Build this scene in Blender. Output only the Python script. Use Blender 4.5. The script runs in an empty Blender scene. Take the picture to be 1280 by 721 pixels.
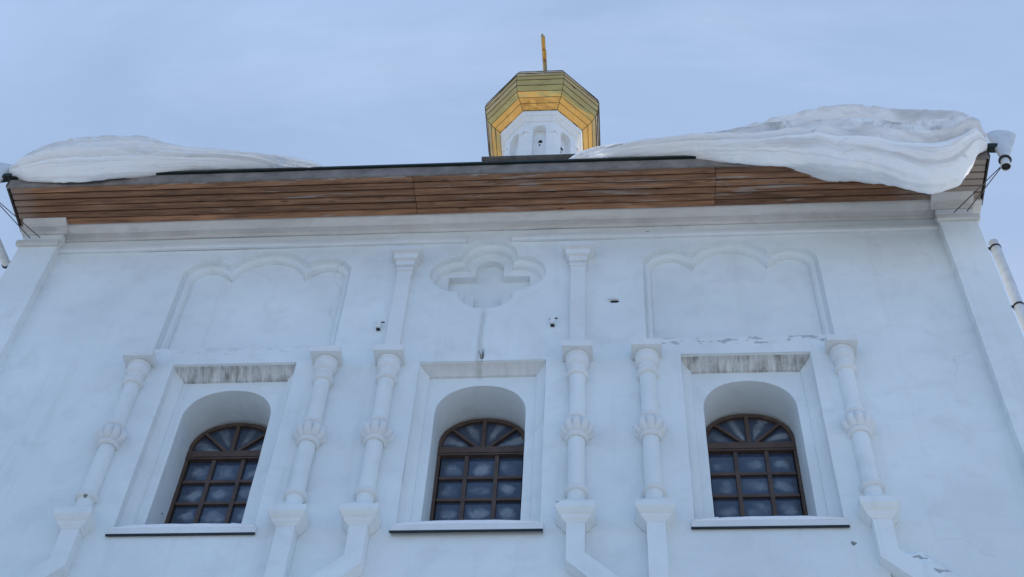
import bpy, math, random
from mathutils import Vector, Matrix, noise
from mathutils.geometry import tessellate_polygon
random.seed(7)
PI = math.pi
sc = bpy.context.scene
col = sc.collection

# ------------------------------------------------------------------ camera, sky, sun, exposure
def cam_matrix(yaw, pitch, roll, loc):
    f = Vector((math.sin(yaw)*math.cos(pitch), math.cos(yaw)*math.cos(pitch), math.sin(pitch)))
    r = Vector((math.cos(yaw), -math.sin(yaw), 0))
    u = r.cross(f)
    r2 = r*math.cos(roll)+u*math.sin(roll)
    u2 = -r*math.sin(roll)+u*math.cos(roll)
    m = Matrix((r2, u2, -f)).transposed().to_4x4()
    m.translation = loc
    return m
cd = bpy.data.cameras.new('camera')
cd.sensor_width = 36.0
cd.lens = 1760/1280*36.0
cd.clip_start = 0.1
cd.clip_end = 5000
cam = bpy.data.objects.new('camera', cd)
col.objects.link(cam)
cam.matrix_world = cam_matrix(-0.119080, 0.931474, 0.0712826, Vector((0, -9, 0)))
sc.camera = cam

SUN_EL = math.radians(27)
SUN_AZ = math.radians(24)      # clockwise from +Y (behind the church) towards +X
world = bpy.data.worlds.new('World')
sc.world = world
world.use_nodes = True
wn = world.node_tree
wn.nodes.clear()
def N(nt, typ, **kw):
    n = nt.nodes.new(typ)
    for k, v in kw.items():
        setattr(n, k, v)
    return n
def setin(n, **kw):
    for k, v in kw.items():
        n.inputs[k.replace('_', ' ')].default_value = v
wo = N(wn, 'ShaderNodeOutputWorld')
wb = N(wn, 'ShaderNodeBackground')
sky = N(wn, 'ShaderNodeTexSky', sky_type='NISHITA', sun_disc=False, sun_elevation=SUN_EL,
        sun_rotation=SUN_AZ, altitude=100, air_density=1.0, dust_density=0.6, ozone_density=1.0)
tc = N(wn, 'ShaderNodeTexCoord')
mp = N(wn, 'ShaderNodeMapping')
mp.inputs['Scale'].default_value = (1.0, 2.2, 1.4)
mp.inputs['Rotation'].default_value = (0.3, 0.5, 0.9)
cn = N(wn, 'ShaderNodeTexNoise')
setin(cn, Scale=2.2, Detail=6.0, Roughness=0.55, Distortion=0.6)
cr = N(wn, 'ShaderNodeMapRange')
setin(cr, From_Min=0.40, From_Max=0.72, To_Min=0.60, To_Max=0.86)
veil = N(wn, 'ShaderNodeMix', data_type='RGBA')
hz_sep = N(wn, 'ShaderNodeSeparateXYZ')          # thin cloud is whiter on the sun's side, bluer opposite
hz_rng = N(wn, 'ShaderNodeMapRange')
setin(hz_rng, From_Min=-0.35, From_Max=0.15, To_Min=0.0, To_Max=1.0)
hz = N(wn, 'ShaderNodeMix', data_type='RGBA')
hz.inputs['A'].default_value = (2.7, 4.75, 8.6, 1)
hz.inputs['B'].default_value = (3.65, 4.95, 7.3, 1)
wn.links.new(tc.outputs['Generated'], hz_sep.inputs['Vector'])
wn.links.new(hz_sep.outputs['Y'], hz_rng.inputs['Value'])
wn.links.new(hz_rng.outputs['Result'], hz.inputs['Factor'])
wn.links.new(hz.outputs['Result'], veil.inputs['B'])
wb.inputs['Strength'].default_value = 0.13
wn.links.new(tc.outputs['Generated'], mp.inputs['Vector'])
wn.links.new(mp.outputs['Vector'], cn.inputs['Vector'])
wn.links.new(cn.outputs['Fac'], cr.inputs['Value'])
wn.links.new(cr.outputs['Result'], veil.inputs['Factor'])
wn.links.new(sky.outputs['Color'], veil.inputs['A'])
smp = N(wn, 'ShaderNodeMapping')
smp.inputs['Rotation'].default_value = (0.2, -0.35, 0.5)
smp.inputs['Scale'].default_value = (1.0, 4.5, 2.0)
sno = N(wn, 'ShaderNodeTexNoise')
setin(sno, Scale=2.6, Detail=8.0, Roughness=0.62, Distortion=0.8)
srg = N(wn, 'ShaderNodeMapRange')
setin(srg, From_Min=0.50, From_Max=0.78, To_Min=0.0, To_Max=0.55)
stk = N(wn, 'ShaderNodeMix', data_type='RGBA')
stk.inputs['B'].default_value = (3.95, 5.0, 6.8, 1)
wn.links.new(tc.outputs['Generated'], smp.inputs['Vector'])
wn.links.new(smp.outputs['Vector'], sno.inputs['Vector'])
wn.links.new(sno.outputs['Fac'], srg.inputs['Value'])
wn.links.new(srg.outputs['Result'], stk.inputs['Factor'])
wn.links.new(veil.outputs['Result'], stk.inputs['A'])
wn.links.new(stk.outputs['Result'], wb.inputs['Color'])
wn.links.new(wb.outputs['Background'], wo.inputs['Surface'])

sl = bpy.data.lights.new('sun', 'SUN')
sl.energy = 4.0
sl.angle = math.radians(0.5)
sl.color = (1.0, 0.93, 0.82)
so = bpy.data.objects.new('sun', sl)
col.objects.link(so)
sdir = Vector((math.sin(SUN_AZ)*math.cos(SUN_EL), math.cos(SUN_AZ)*math.cos(SUN_EL), math.sin(SUN_EL)))
so.rotation_euler = sdir.to_track_quat('Z', 'Y').to_euler()
so.location = sdir*60

sc.view_settings.view_transform = 'Standard'
sc.view_settings.look = 'None'
sc.view_settings.exposure = 0.0
sc.view_settings.gamma = 1.0
sc.view_settings.use_curve_mapping = False
sc.render.engine = 'CYCLES'

# ------------------------------------------------------------------ materials
def new_mat(name):
    m = bpy.data.materials.new(name)
    m.use_nodes = True
    nt = m.node_tree
    b = nt.nodes['Principled BSDF']
    return m, nt, b
def L(nt, a, b):
    nt.links.new(a, b)
def pos(nt, scale=(1, 1, 1)):
    g = N(nt, 'ShaderNodeNewGeometry')
    mpp = N(nt, 'ShaderNodeMapping')
    mpp.inputs['Scale'].default_value = scale
    L(nt, g.outputs['Position'], mpp.inputs['Vector'])
    return mpp.outputs['Vector']
def nz(nt, vec, scale, detail=4, rough=0.5, dist=0.0):
    n = N(nt, 'ShaderNodeTexNoise')
    setin(n, Scale=scale, Detail=detail, Roughness=rough, Distortion=dist)
    L(nt, vec, n.inputs['Vector'])
    return n.outputs['Fac']
def rng(nt, v, a, b, c, d):
    r = N(nt, 'ShaderNodeMapRange')
    setin(r, From_Min=a, From_Max=b, To_Min=c, To_Max=d)
    L(nt, v, r.inputs['Value'])
    return r.outputs['Result']
def mixc(nt, fac, a, b, mode='MIX'):
    m = N(nt, 'ShaderNodeMix', data_type='RGBA', blend_type=mode)
    for k, v in (('Factor', fac), ('A', a), ('B', b)):
        if hasattr(v, 'links') or hasattr(v, 'is_linked'):
            L(nt, v, m.inputs[k])
        elif k == 'Factor':
            m.inputs[0].default_value = v
        else:
            m.inputs[k].default_value = (*v, 1)
    return m.outputs['Result']
def math_(nt, op, a, b=None):
    m = N(nt, 'ShaderNodeMath', operation=op)
    for i, v in enumerate((a, b)):
        if v is None:
            continue
        if hasattr(v, 'is_linked'):
            L(nt, v, m.inputs[i])
        else:
            m.inputs[i].default_value = v
    return m.outputs[0]
def bump(nt, b, h, strength, dist=0.02):
    bp = N(nt, 'ShaderNodeBump')
    setin(bp, Strength=strength, Distance=dist)
    L(nt, h, bp.inputs['Height'])
    L(nt, bp.outputs['Normal'], b.inputs['Normal'])

def plaster(name, base=(0.785, 0.83, 0.83), stain=0.0, marks=False, chips=0.0, thr=0.66, zmin=None, hstreak=False):
    m, nt, b = new_mat(name)
    v = pos(nt)
    big = nz(nt, v, 0.55, 5, 0.55, 0.4)
    c = mixc(nt, rng(nt, big, 0.35, 0.68, 0, 1), tuple(x*0.90 for x in base), tuple(min(0.88, x*1.05) for x in base))
    mid = nz(nt, v, 3.2, 6, 0.6, 0.6)
    c = mixc(nt, rng(nt, mid, 0.50, 0.74, 0, 0.40), c, (0.60, 0.615, 0.62))
    # faint vertical weather streaks
    st = nz(nt, pos(nt, (7, 7, 0.35)), 1.0, 5, 0.6, 0.3)
    c = mixc(nt, rng(nt, st, 0.56, 0.78, 0, 0.28), c, (0.55, 0.55, 0.53))
    # chalky repaired patches
    pt = nz(nt, v, 1.1, 3, 0.5, 1.2)
    c = mixc(nt, rng(nt, pt, 0.52, 0.78, 0, 0.40), c, (0.82, 0.82, 0.82))
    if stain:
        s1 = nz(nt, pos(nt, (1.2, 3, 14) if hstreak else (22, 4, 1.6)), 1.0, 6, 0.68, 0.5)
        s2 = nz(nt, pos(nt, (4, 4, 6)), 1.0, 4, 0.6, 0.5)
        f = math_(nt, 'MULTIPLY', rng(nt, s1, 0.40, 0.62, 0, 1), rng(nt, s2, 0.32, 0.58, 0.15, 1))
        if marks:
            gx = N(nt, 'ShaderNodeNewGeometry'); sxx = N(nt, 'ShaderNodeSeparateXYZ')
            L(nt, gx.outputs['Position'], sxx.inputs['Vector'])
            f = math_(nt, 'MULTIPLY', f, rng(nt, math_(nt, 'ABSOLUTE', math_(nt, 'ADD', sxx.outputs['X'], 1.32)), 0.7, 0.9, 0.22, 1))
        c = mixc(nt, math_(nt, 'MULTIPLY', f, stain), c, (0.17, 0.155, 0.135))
    # small knocks and specks, some showing dark mortar
    vo = N(nt, 'ShaderNodeTexVoronoi', feature='F1')
    setin(vo, Scale=1.9, Randomness=1.0)
    wob = N(nt, 'ShaderNodeTexNoise')
    setin(wob, Scale=26.0, Detail=2.0)
    L(nt, v, wob.inputs['Vector'])
    wv = N(nt, 'ShaderNodeMix', data_type='RGBA', blend_type='LINEAR_LIGHT')
    wv.inputs[0].default_value = 0.03
    L(nt, v, wv.inputs['A'])
    L(nt, wob.outputs['Color'], wv.inputs['B'])
    L(nt, wv.outputs['Result'], vo.inputs['Vector'])
    sep = N(nt, 'ShaderNodeSeparateColor')
    L(nt, vo.outputs['Color'], sep.inputs['Color'])
    spot = math_(nt, 'LESS_THAN', vo.outputs['Distance'], math_(nt, 'MULTIPLY', sep.outputs[1], 0.042))
    spot = math_(nt, 'MULTIPLY', spot, math_(nt, 'GREATER_THAN', sep.outputs[0], 0.72))
    c = mixc(nt, math_(nt, 'MULTIPLY', spot, 0.8), c, (0.12, 0.11, 0.11))
    cw = N(nt, 'ShaderNodeTexNoise'); setin(cw, Scale=1.6, Detail=5.0, Roughness=0.6)
    L(nt, v, cw.inputs['Vector'])
    cv = N(nt, 'ShaderNodeMix', data_type='RGBA', blend_type='LINEAR_LIGHT'); cv.inputs[0].default_value = 0.35
    L(nt, v, cv.inputs['A']); L(nt, cw.outputs['Color'], cv.inputs['B'])
    ck = N(nt, 'ShaderNodeTexVoronoi', feature='DISTANCE_TO_EDGE'); setin(ck, Scale=0.55)
    L(nt, cv.outputs['Result'], ck.inputs['Vector'])
    cf = math_(nt, 'MULTIPLY', rng(nt, ck.outputs['Distance'], 0.0, 0.006, 1, 0), rng(nt, nz(nt, v, 0.8, 3), 0.56, 0.68, 0, 0.24))
    c = mixc(nt, cf, c, (0.30, 0.30, 0.30))
    hgt = nz(nt, v, 5.0, 8, 0.62, 0.3)
    if chips:
        cp = nz(nt, pos(nt, (5, 5, 11)), 1.3, 6, 0.62, 0.4)
        f = rng(nt, cp, thr, thr+0.012, 0, 1)
        if zmin is not None:
            gz = N(nt, 'ShaderNodeNewGeometry'); sz = N(nt, 'ShaderNodeSeparateXYZ')
            L(nt, gz.outputs['Position'], sz.inputs['Vector'])
            f = math_(nt, 'MULTIPLY', f, math_(nt, 'GREATER_THAN', math_(nt, 'ADD', sz.outputs['Z'], math_(nt, 'MULTIPLY', cp, 0.12)), zmin))
            f = math_(nt, 'MULTIPLY', f, rng(nt, sz.outputs['X'], -1.0, 0.6, 0.25, 1))
        c = mixc(nt, math_(nt, 'MULTIPLY', f, chips), c, (0.36, 0.365, 0.38))
        hgt = math_(nt, 'SUBTRACT', hgt, math_(nt, 'MULTIPLY', f, 0.4))
    if marks:
        g = N(nt, 'ShaderNodeNewGeometry')
        sx = N(nt, 'ShaderNodeSeparateXYZ')
        L(nt, g.outputs['Position'], sx.inputs['Vector'])
        wx = nz(nt, pos(nt, (0.01, 0.01, 1.6)), 1.0, 4, 0.6)
        dx = math_(nt, 'ABSOLUTE', math_(nt, 'ADD', math_(nt, 'ADD', sx.outputs['X'], 1.315), math_(nt, 'MULTIPLY', wx, 0.10)))
        f = rng(nt, dx, 0.012, 0.045, 1, 0)
        f = math_(nt, 'MULTIPLY', f, rng(nt, sx.outputs['Z'], 11.78, 11.9, 1, 0))
        f = math_(nt, 'MULTIPLY', f, rng(nt, sx.outputs['Z'], 10.84, 10.92, 0.0, 1))
        f = math_(nt, 'MULTIPLY', f, rng(nt, nz(nt, pos(nt, (20, 20, 3)), 1.0, 4, 0.6), 0.3, 0.65, 0.08, 0.5))
        c = mixc(nt, f, c, (0.32, 0.31, 0.28))
    L(nt, c, b.inputs['Base Color'])
    setin(b, Roughness=0.9)
    b.inputs['Specular IOR Level'].default_value = 0.15
    bump(nt, b, hgt, 0.48, 0.022)
    return m
M = {}
M['plaster'] = plaster('whitewashed_plaster', marks=True)
M['trim'] = plaster('whitewashed_trim', base=(0.765, 0.785, 0.785), chips=0.35, thr=0.72)
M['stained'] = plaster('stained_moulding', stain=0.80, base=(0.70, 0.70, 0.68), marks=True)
M['cornice'] = plaster('cornice_plaster', stain=0.22, hstreak=True, base=(0.68, 0.665, 0.63))
M['chipped'] = plaster('chipped_plaster', chips=0.8, thr=0.675)
M['drum'] = plaster('drum_plaster', base=(0.86, 0.855, 0.82), chips=0.6, thr=0.69)
M['panel'] = plaster('panel_plaster', chips=0.7, thr=0.545, zmin=11.205)
M['crumble'] = plaster('crumbling_plaster', chips=0.9, thr=0.57)

def simple(name, colr, rough=0.5, metal=0.0, var=0.15, vs=6, bs=0.1):
    m, nt, b = new_mat(name)
    v = pos(nt)
    n = nz(nt, v, vs, 5, 0.6)
    c = mixc(nt, rng(nt, n, 0.3, 0.7, 0, 1), tuple(x*(1-var) for x in colr), tuple(min(1, x*(1+var)) for x in colr))
    L(nt, c, b.inputs['Base Color'])
    setin(b, Roughness=rough, Metallic=metal)
    if bs:
        bump(nt, b, nz(nt, v, vs*5, 4), bs, 0.005)
    return m
M['crossgold'] = simple('aged_gilding', (0.50, 0.28, 0.07), 0.22, 1.0, 0.35, 9, 0.3)
M['roof'] = simple('green_roof_metal', (0.013, 0.024, 0.021), 0.45, 0.3, 0.25)
M['drip'] = simple('dark_drip_metal', (0.010, 0.016, 0.018), 0.5, 0.2, 0.3)
M['fascia'] = simple('grey_fascia_board', (0.20, 0.175, 0.155), 0.8, 0, 0.35, 5, 0.2)
M['verge'] = simple('dark_verge_board', (0.05, 0.042, 0.038), 0.8, 0, 0.3)
M['baseroof'] = simple('weathered_base_boards', (0.085, 0.072, 0.062), 0.8, 0, 0.35)
M['frame'] = simple('brown_window_wood', (0.085, 0.050, 0.034), 0.55, 0, 0.3, 8, 0.15)
M['zinc'] = simple('white_painted_zinc', (0.62, 0.63, 0.64), 0.4, 0.15, 0.12, 9, 0.05)
M['strap'] = simple('dark_iron', (0.03, 0.03, 0.032), 0.6, 0.4, 0.3, 20)
M['dark'] = simple('dark_void', (0.02, 0.02, 0.022), 0.9)
M['seam'] = simple('gold_seam', (0.10, 0.075, 0.03), 0.5, 0.6, 0.3)
M['twig'] = simple('dry_stalk', (0.10, 0.085, 0.06), 0.9)

# gold leaf sheets
m, nt, b = new_mat('gilded_sheet')
v = pos(nt)
c = mixc(nt, rng(nt, nz(nt, v, 2.2, 5, 0.6), 0.3, 0.7, 0, 1), (0.68, 0.375, 0.11), (0.86, 0.51, 0.16))
L(nt, c, b.inputs['Base Color'])
setin(b, Metallic=1.0)
L(nt, rng(nt, nz(nt, v, 5, 4), 0.3, 0.7, 0.07, 0.20), b.inputs['Roughness'])
bump(nt, b, nz(nt, pos(nt, (1, 1, 2.2)), 2.2, 2, 0.4, 0.3), 0.6, 0.075)
M['gold'] = m

# pine boards
m, nt, b = new_mat('stained_pine_boards')
at = N(nt, 'ShaderNodeAttribute', attribute_name='board')
off = N(nt, 'ShaderNodeCombineXYZ')
L(nt, math_(nt, 'MULTIPLY', at.outputs['Fac'], 37.0), off.inputs['X'])
L(nt, math_(nt, 'MULTIPLY', at.outputs['Fac'], 11.0), off.inputs['Z'])
va = N(nt, 'ShaderNodeVectorMath', operation='ADD')
L(nt, pos(nt, (1.3, 16, 16)), va.inputs[0])
L(nt, off.outputs['Vector'], va.inputs[1])
gr = nz(nt, va.outputs['Vector'], 1.4, 7, 0.65, 0.5)
c = mixc(nt, rng(nt, gr, 0.30, 0.70, 0, 1), (0.105, 0.044, 0.022), (0.42, 0.21, 0.105))
tone = rng(nt, at.outputs['Fac'], 0, 1, 0.62, 1.22)
c = mixc(nt, 1.0, c, tone, 'MULTIPLY')
kn = N(nt, 'ShaderNodeTexVoronoi')
setin(kn, Scale=1.0)
vb = N(nt, 'ShaderNodeVectorMath', operation='ADD')
L(nt, pos(nt, (2.6, 9, 9)), vb.inputs[0])
L(nt, off.outputs['Vector'], vb.inputs[1])
L(nt, vb.outputs['Vector'], kn.inputs['Vector'])
c = mixc(nt, rng(nt, kn.outputs['Distance'], 0.05, 0.17, 0.8, 0), c, (0.06, 0.025, 0.012))
# grey weathering where the stain has worn away, mostly towards the exposed right end
g = N(nt, 'ShaderNodeNewGeometry')
sx = N(nt, 'ShaderNodeSeparateXYZ')
L(nt, g.outputs['Position'], sx.inputs['Vector'])
wr = nz(nt, pos(nt, (1.1, 13, 13)), 1.0, 5, 0.6, 0.6)
f1 = math_(nt, 'MULTIPLY', rng(nt, math_(nt, 'SUBTRACT', wr, math_(nt, 'MULTIPLY', math_(nt, 'ABSOLUTE', math_(nt, 'SUBTRACT', sx.outputs['X'], 0.0)), 0.02)), 0.53, 0.60, 0, 0.85), rng(nt, gr, 0.35, 0.55, 0.3, 1))
f2 = rng(nt, sx.outputs['X'], 3.1, 3.9, 0, 0.85)
f3 = rng(nt, sx.outputs['X'], -6.55, -6.84, 0, 0.5)
c = mixc(nt, math_(nt, 'MAXIMUM', math_(nt, 'MAXIMUM', f1, f2), f3), c, (0.36, 0.31, 0.27))
L(nt, c, b.inputs['Base Color'])
setin(b, Roughness=0.72)
bump(nt, b, gr, 0.35, 0.006)
M['wood'] = m

# snow: firn layers with faint dirty bands
def snowmat(name, dirty):
    m, nt, b = new_mat(name)
    ly = N(nt, 'ShaderNodeAttribute', attribute_name='board')
    w = nz(nt, pos(nt, (0.5, 0.3, 0.3)), 1.0, 4, 0.55)
    g = N(nt, 'ShaderNodeNewGeometry'); sx = N(nt, 'ShaderNodeSeparateXYZ')
    L(nt, g.outputs['Position'], sx.inputs['Vector'])
    cmb = N(nt, 'ShaderNodeCombineXYZ')
    L(nt, math_(nt, 'MULTIPLY', sx.outputs['X'], 0.35), cmb.inputs['X'])
    L(nt, math_(nt, 'ADD', math_(nt, 'MULTIPLY', ly.outputs['Fac'], 15.0), math_(nt, 'MULTIPLY', w, 2.2)), cmb.inputs['Z'])
    band = nz(nt, cmb.outputs['Vector'], 1.0, 6, 0.62, 0.15)
    c = mixc(nt, rng(nt, band, 0.50, 0.70, 0, dirty), (0.91, 0.915, 0.92), (0.47, 0.47, 0.475))
    gr = nz(nt, pos(nt, (2, 2, 9)), 2.0, 6, 0.7)
    c = mixc(nt, rng(nt, gr, 0.62, 0.74, 0, dirty*0.8), c, (0.42, 0.39, 0.36))
    dl = math_(nt, 'ABSOLUTE', math_(nt, 'SUBTRACT', math_(nt, 'ADD', ly.outputs['Fac'], math_(nt, 'MULTIPLY', nz(nt, pos(nt, (1.1, 0.1, 0.1)), 1.0, 5, 0.6), 0.12)), 0.60))
    df = math_(nt, 'MULTIPLY', rng(nt, dl, 0.004, 0.035, 1, 0), rng(nt, nz(nt, pos(nt, (4, 4, 16)), 1.0, 5, 0.7), 0.42, 0.62, 0, 1))
    c = mixc(nt, math_(nt, 'MULTIPLY', df, dirty*0.85), c, (0.22, 0.20, 0.185))
    L(nt, c, b.inputs['Base Color'])
    setin(b, Roughness=0.75)
    b.inputs['Subsurface Weight'].default_value = 0.35
    b.inputs['Subsurface Radius'].default_value = (0.10, 0.12, 0.16)
    b.inputs['Subsurface Scale'].default_value = 0.6
    bump(nt, b, math_(nt, 'ADD', math_(nt, 'MULTIPLY', band, 0.25), math_(nt, 'ADD', math_(nt, 'MULTIPLY', nz(nt, pos(nt), 13, 7, 0.7), 0.7), nz(nt, pos(nt, (1, 1, 2.5)), 4, 4, 0.6))), 0.55, 0.035)
    return m
M['ice'] = simple('frost_film', (0.55, 0.50, 0.45), 0.5, 0, 0.2, 12, 0.1)
M['ground'] = simple('trodden_spring_snow', (0.64, 0.575, 0.49), 0.9, 0, 0.35, 0.3, 0.3)
m, nt, b = new_mat('spring_ground')
v = pos(nt)
pn = nz(nt, v, 0.045, 6, 0.6, 0.5)
c = mixc(nt, rng(nt, pn, 0.33, 0.47, 0, 1), (0.24, 0.185, 0.13), (0.72, 0.68, 0.615))
L(nt, mixc(nt, rng(nt, nz(nt, v, 0.6, 5, 0.6), 0.45, 0.75, 0, 0.4), c, (0.50, 0.44, 0.37)), b.inputs['Base Color'])
setin(b, Roughness=0.9)
M['ground'] = m
M['snow'] = snowmat('layered_roof_snow', 0.75)
M['cleansnow'] = snowmat('clean_snow', 0.10)

# window panes, pale blotchy sky reflections painted into the colour
m, nt, b = new_mat('painted_reflection_glass')
uv = N(nt, 'ShaderNodeUVMap', uv_map='pane')
uv2 = N(nt, 'ShaderNodeUVMap', uv_map='pane_id')
gp = N(nt, 'ShaderNodeNewGeometry')
va = N(nt, 'ShaderNodeVectorMath', operation='SUBTRACT')
L(nt, uv.outputs['UV'], va.inputs[0])
pn_ = N(nt, 'ShaderNodeTexNoise'); setin(pn_, Scale=3.3, Detail=1.0)
L(nt, gp.outputs['Position'], pn_.inputs['Vector'])
pa = N(nt, 'ShaderNodeVectorMath', operation='MULTIPLY_ADD')
L(nt, pn_.outputs['Color'], pa.inputs[0])
pa.inputs[1].default_value = (0.7, 0.7, 0)
pa.inputs[2].default_value = (0.15, 0.09, 0)
L(nt, pa.outputs['Vector'], va.inputs[1])
sc2 = N(nt, 'ShaderNodeVectorMath', operation='MULTIPLY')
L(nt, va.outputs['Vector'], sc2.inputs[0])
sc2.inputs[1].default_value = (1.0, 1.25, 0)
ln = N(nt, 'ShaderNodeVectorMath', operation='LENGTH')
L(nt, sc2.outputs['Vector'], ln.inputs[0])
nn = nz(nt, pos(nt, (7, 7, 7)), 1.0, 5, 0.6, 0.6)
d = math_(nt, 'ADD', ln.outputs['Value'], math_(nt, 'MULTIPLY', math_(nt, 'SUBTRACT', nn, 0.5), 0.75))
f = rng(nt, d, 0.17, 0.40, 1, 0)
f = math_(nt, 'MULTIPLY', f, rng(nt, nz(nt, pos(nt, (3, 3, 3)), 1.0, 3), 0.35, 0.65, 0.15, 1.0))
c = mixc(nt, f, (0.045, 0.062, 0.098), (0.25, 0.285, 0.32))
L(nt, c, b.inputs['Base Color'])
L(nt, rng(nt, f, 0, 1, 0.06, 0.45), b.inputs['Roughness'])
b.inputs['IOR'].default_value = 1.52
M['glass'] = m

# ------------------------------------------------------------------ mesh helpers
CX, CZ = -1.40, -1.60           # church base point
def jit(v, a=1.0):
    p = Vector(v)
    n1 = noise.noise_vector(p*0.9+Vector((3, 7, 1)))
    n2 = noise.noise_vector(p*4.1)
    return p + (n1*0.006+n2*0.0035)*a
def obj(name, V, F, mat, parent=None, smooth=False, org=None, jitter=0.0, mats=None, midx=None, attr=None):
    """one mesh object; V in world metres, stored relative to org (the parent's base point)"""
    o0 = Vector(org) if org else (Vector((CX, 0, CZ)) if parent is not None else Vector((0, 0, 0)))
    if jitter:
        V = [jit(v, jitter) for v in V]
    me = bpy.data.meshes.new(name)
    me.from_pydata([Vector(v)-o0 for v in V], [], F)
    for mm in (mats or [mat]):
        me.materials.append(mm)
    if midx:
        me.polygons.foreach_set('material_index', midx)
    if smooth:
        me.polygons.foreach_set('use_smooth', [True]*len(me.polygons))
    if attr:
        a = me.attributes.new('board', 'FLOAT', 'POINT')
        a.data.foreach_set('value', attr)
    me.update()
    import bmesh
    bm = bmesh.new(); bm.from_mesh(me)
    bmesh.ops.recalc_face_normals(bm, faces=bm.faces)
    bm.to_mesh(me); bm.free()
    if smooth == 'auto':
        me.set_sharp_from_angle(angle=math.radians(38))
    o = bpy.data.objects.new(name, me)
    col.objects.link(o)
    if parent is not None:
        o.parent = parent
    elif org:
        o.location = o0
    return o
def tag(o, label=None, cat=None, group=None, kind=None):
    if label: o['label'] = label
    if cat: o['category'] = cat
    if group: o['group'] = group
    if kind: o['kind'] = kind
    return o
class MB:
    def __init__(s): s.V = []; s.F = []; s.m = []
    def add(s, V, F, mi=0):
        k = len(s.V); s.V += [tuple(v) for v in V]
        s.F += [tuple(i+k for i in f) for f in F]; s.m += [mi]*len(F)
    def box(s, x0, x1, y0, y1, z0, z1, mi=0):
        V = [(x, y, z) for x in (x0, x1) for y in (y0, y1) for z in (z0, z1)]
        s.add(V, [(0, 1, 3, 2), (4, 6, 7, 5), (0, 4, 5, 1), (2, 3, 7, 6), (0, 2, 6, 4), (1, 5, 7, 3)], mi)
    def sweepx(s, prof, x0, x1, seg=40, cap=True, mi=0):
        n = len(prof); V = []; F = []
        for i in range(seg+1):
            x = x0+(x1-x0)*i/seg
            V += [(x, p[0], p[1]) for p in prof]
        for i in range(seg):
            for j in range(n-1):
                a = i*n+j
                F.append((a, a+1, a+n+1, a+n))
        if cap:
            F.append(tuple(range(n))); F.append(tuple(range(seg*n+n-1, seg*n-1, -1)))
        s.add(V, F, mi)
    def rings(s, R, close=True, mi=0):
        n = len(R[0]); V = [v for r in R for v in r]; F = []
        for k in range(len(R)-1):
            for i in range(n if close else n-1):
                j = (i+1) % n
                F.append((k*n+i, k*n+j, (k+1)*n+j, (k+1)*n+i))
        s.add(V, F, mi)
    def lathe(s, prof, cx, cy, n=28, lob=None, mi=0, caps=True):
        R = []
        for k, (r, z) in enumerate(prof):
            ring = []
            for i in range(n):
                a = 2*PI*i/n
                q = r*(lob(a, k/(len(prof)-1)) if lob else 1)
                ring.append((cx+q*math.cos(a), cy+q*math.sin(a), z))
            R.append(ring)
        s.rings(R, True, mi)
        if caps:
            s.add(R[0], [tuple(range(n))], mi); s.add(R[-1], [tuple(range(n))], mi)
    def tube(s, pts, r, n=10, mi=0, caps=True):
        pts = [Vector(p) for p in pts]; R = []
        rr = r if isinstance(r, (list, tuple)) else [r]*len(pts)
        for k, p in enumerate(pts):
            d = (pts[min(k+1, len(pts)-1)]-pts[max(k-1, 0)]).normalized()
            u = d.cross(Vector((0.13, 0.31, 0.94)))
            if u.length < 0.05: u = d.cross(Vector((1, 0, 0)))
            u.normalize(); w = d.cross(u)
            R.append([tuple(p+(u*math.cos(2*PI*i/n)+w*math.sin(2*PI*i/n))*rr[k]) for i in range(n)])
        s.rings(R, True, mi)
        if caps:
            s.add(R[0], [tuple(range(n))], mi); s.add(R[-1], [tuple(range(n))], mi)
    def stack(s, lst, back=0.0, cx=0.0, mi=0):
        """square moulding loft against the wall: (half width, front y, z) from top to bottom"""
        R = [[(cx-h, back, z), (cx-h, f, z), (cx+h, f, z), (cx+h, back, z)] for h, f, z in lst]
        sub = []
        for r in R:
            q = []
            for a, b2 in zip(r[:-1], r[1:]):
                for t in (0, .25, .5, .75): q.append(tuple(a[i]+(b2[i]-a[i])*t for i in range(3)))
            q.append(r[-1]); sub.append(q)
        s.rings(sub, False, mi)
        s.add(sub[0], [tuple(range(len(sub[0])))], mi); s.add(sub[-1], [tuple(range(len(sub[-1])))], mi)
    def prism(s, poly, y0, y1, mi=0):
        n = len(poly)
        V = [(x, y0, z) for x, z in poly]+[(x, y1, z) for x, z in poly]
        F = [tuple(range(n)), tuple(range(2*n-1, n-1, -1))]+[(i, (i+1) % n, n+(i+1) % n, n+i) for i in range(n)]
        s.add(V, F, mi)
    def build(s, name, mat, parent=None, **kw):
        if kw.get('mats'): kw['midx'] = s.m
        return obj(name, s.V, s.F, mat, parent, **kw)
def face_holes(mb, outer, holes, y, mi=0):
    loops = [[Vector((x, z, 0)) for x, z in lp] for lp in [outer]+holes]
    flat = [p for lp in loops for p in lp]
    T = tessellate_polygon(loops)
    mb.add([(p.x, y, p.y) for p in flat], [tuple(t) for t in T], mi)
def dens(poly, step=0.25):
    out = []
    for a, b2 in zip(poly, poly[1:]+poly[:1]):
        n = max(1, int(math.dist(a, b2)/step))
        out += [(a[0]+(b2[0]-a[0])*i/n, a[1]+(b2[1]-a[1])*i/n) for i in range(n)]
    return out
def star(inside, cx, cz, n=420, rmax=2.5):
    """outline of a star-shaped region given by an inside test"""
    out = []
    for i in range(n):
        a = 2*PI*i/n; dx, dz = math.cos(a), math.sin(a)
        r = rmax
        while r > 0.02 and not inside(cx+dx*r, cz+dz*r): r -= 0.02
        lo, hi = r, r+0.02
        for _ in range(16):
            mid = (lo+hi)/2
            if inside(cx+dx*mid, cz+dz*mid): lo = mid
            else: hi = mid
        out.append((cx+dx*lo, cz+dz*lo))
    return out

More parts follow.
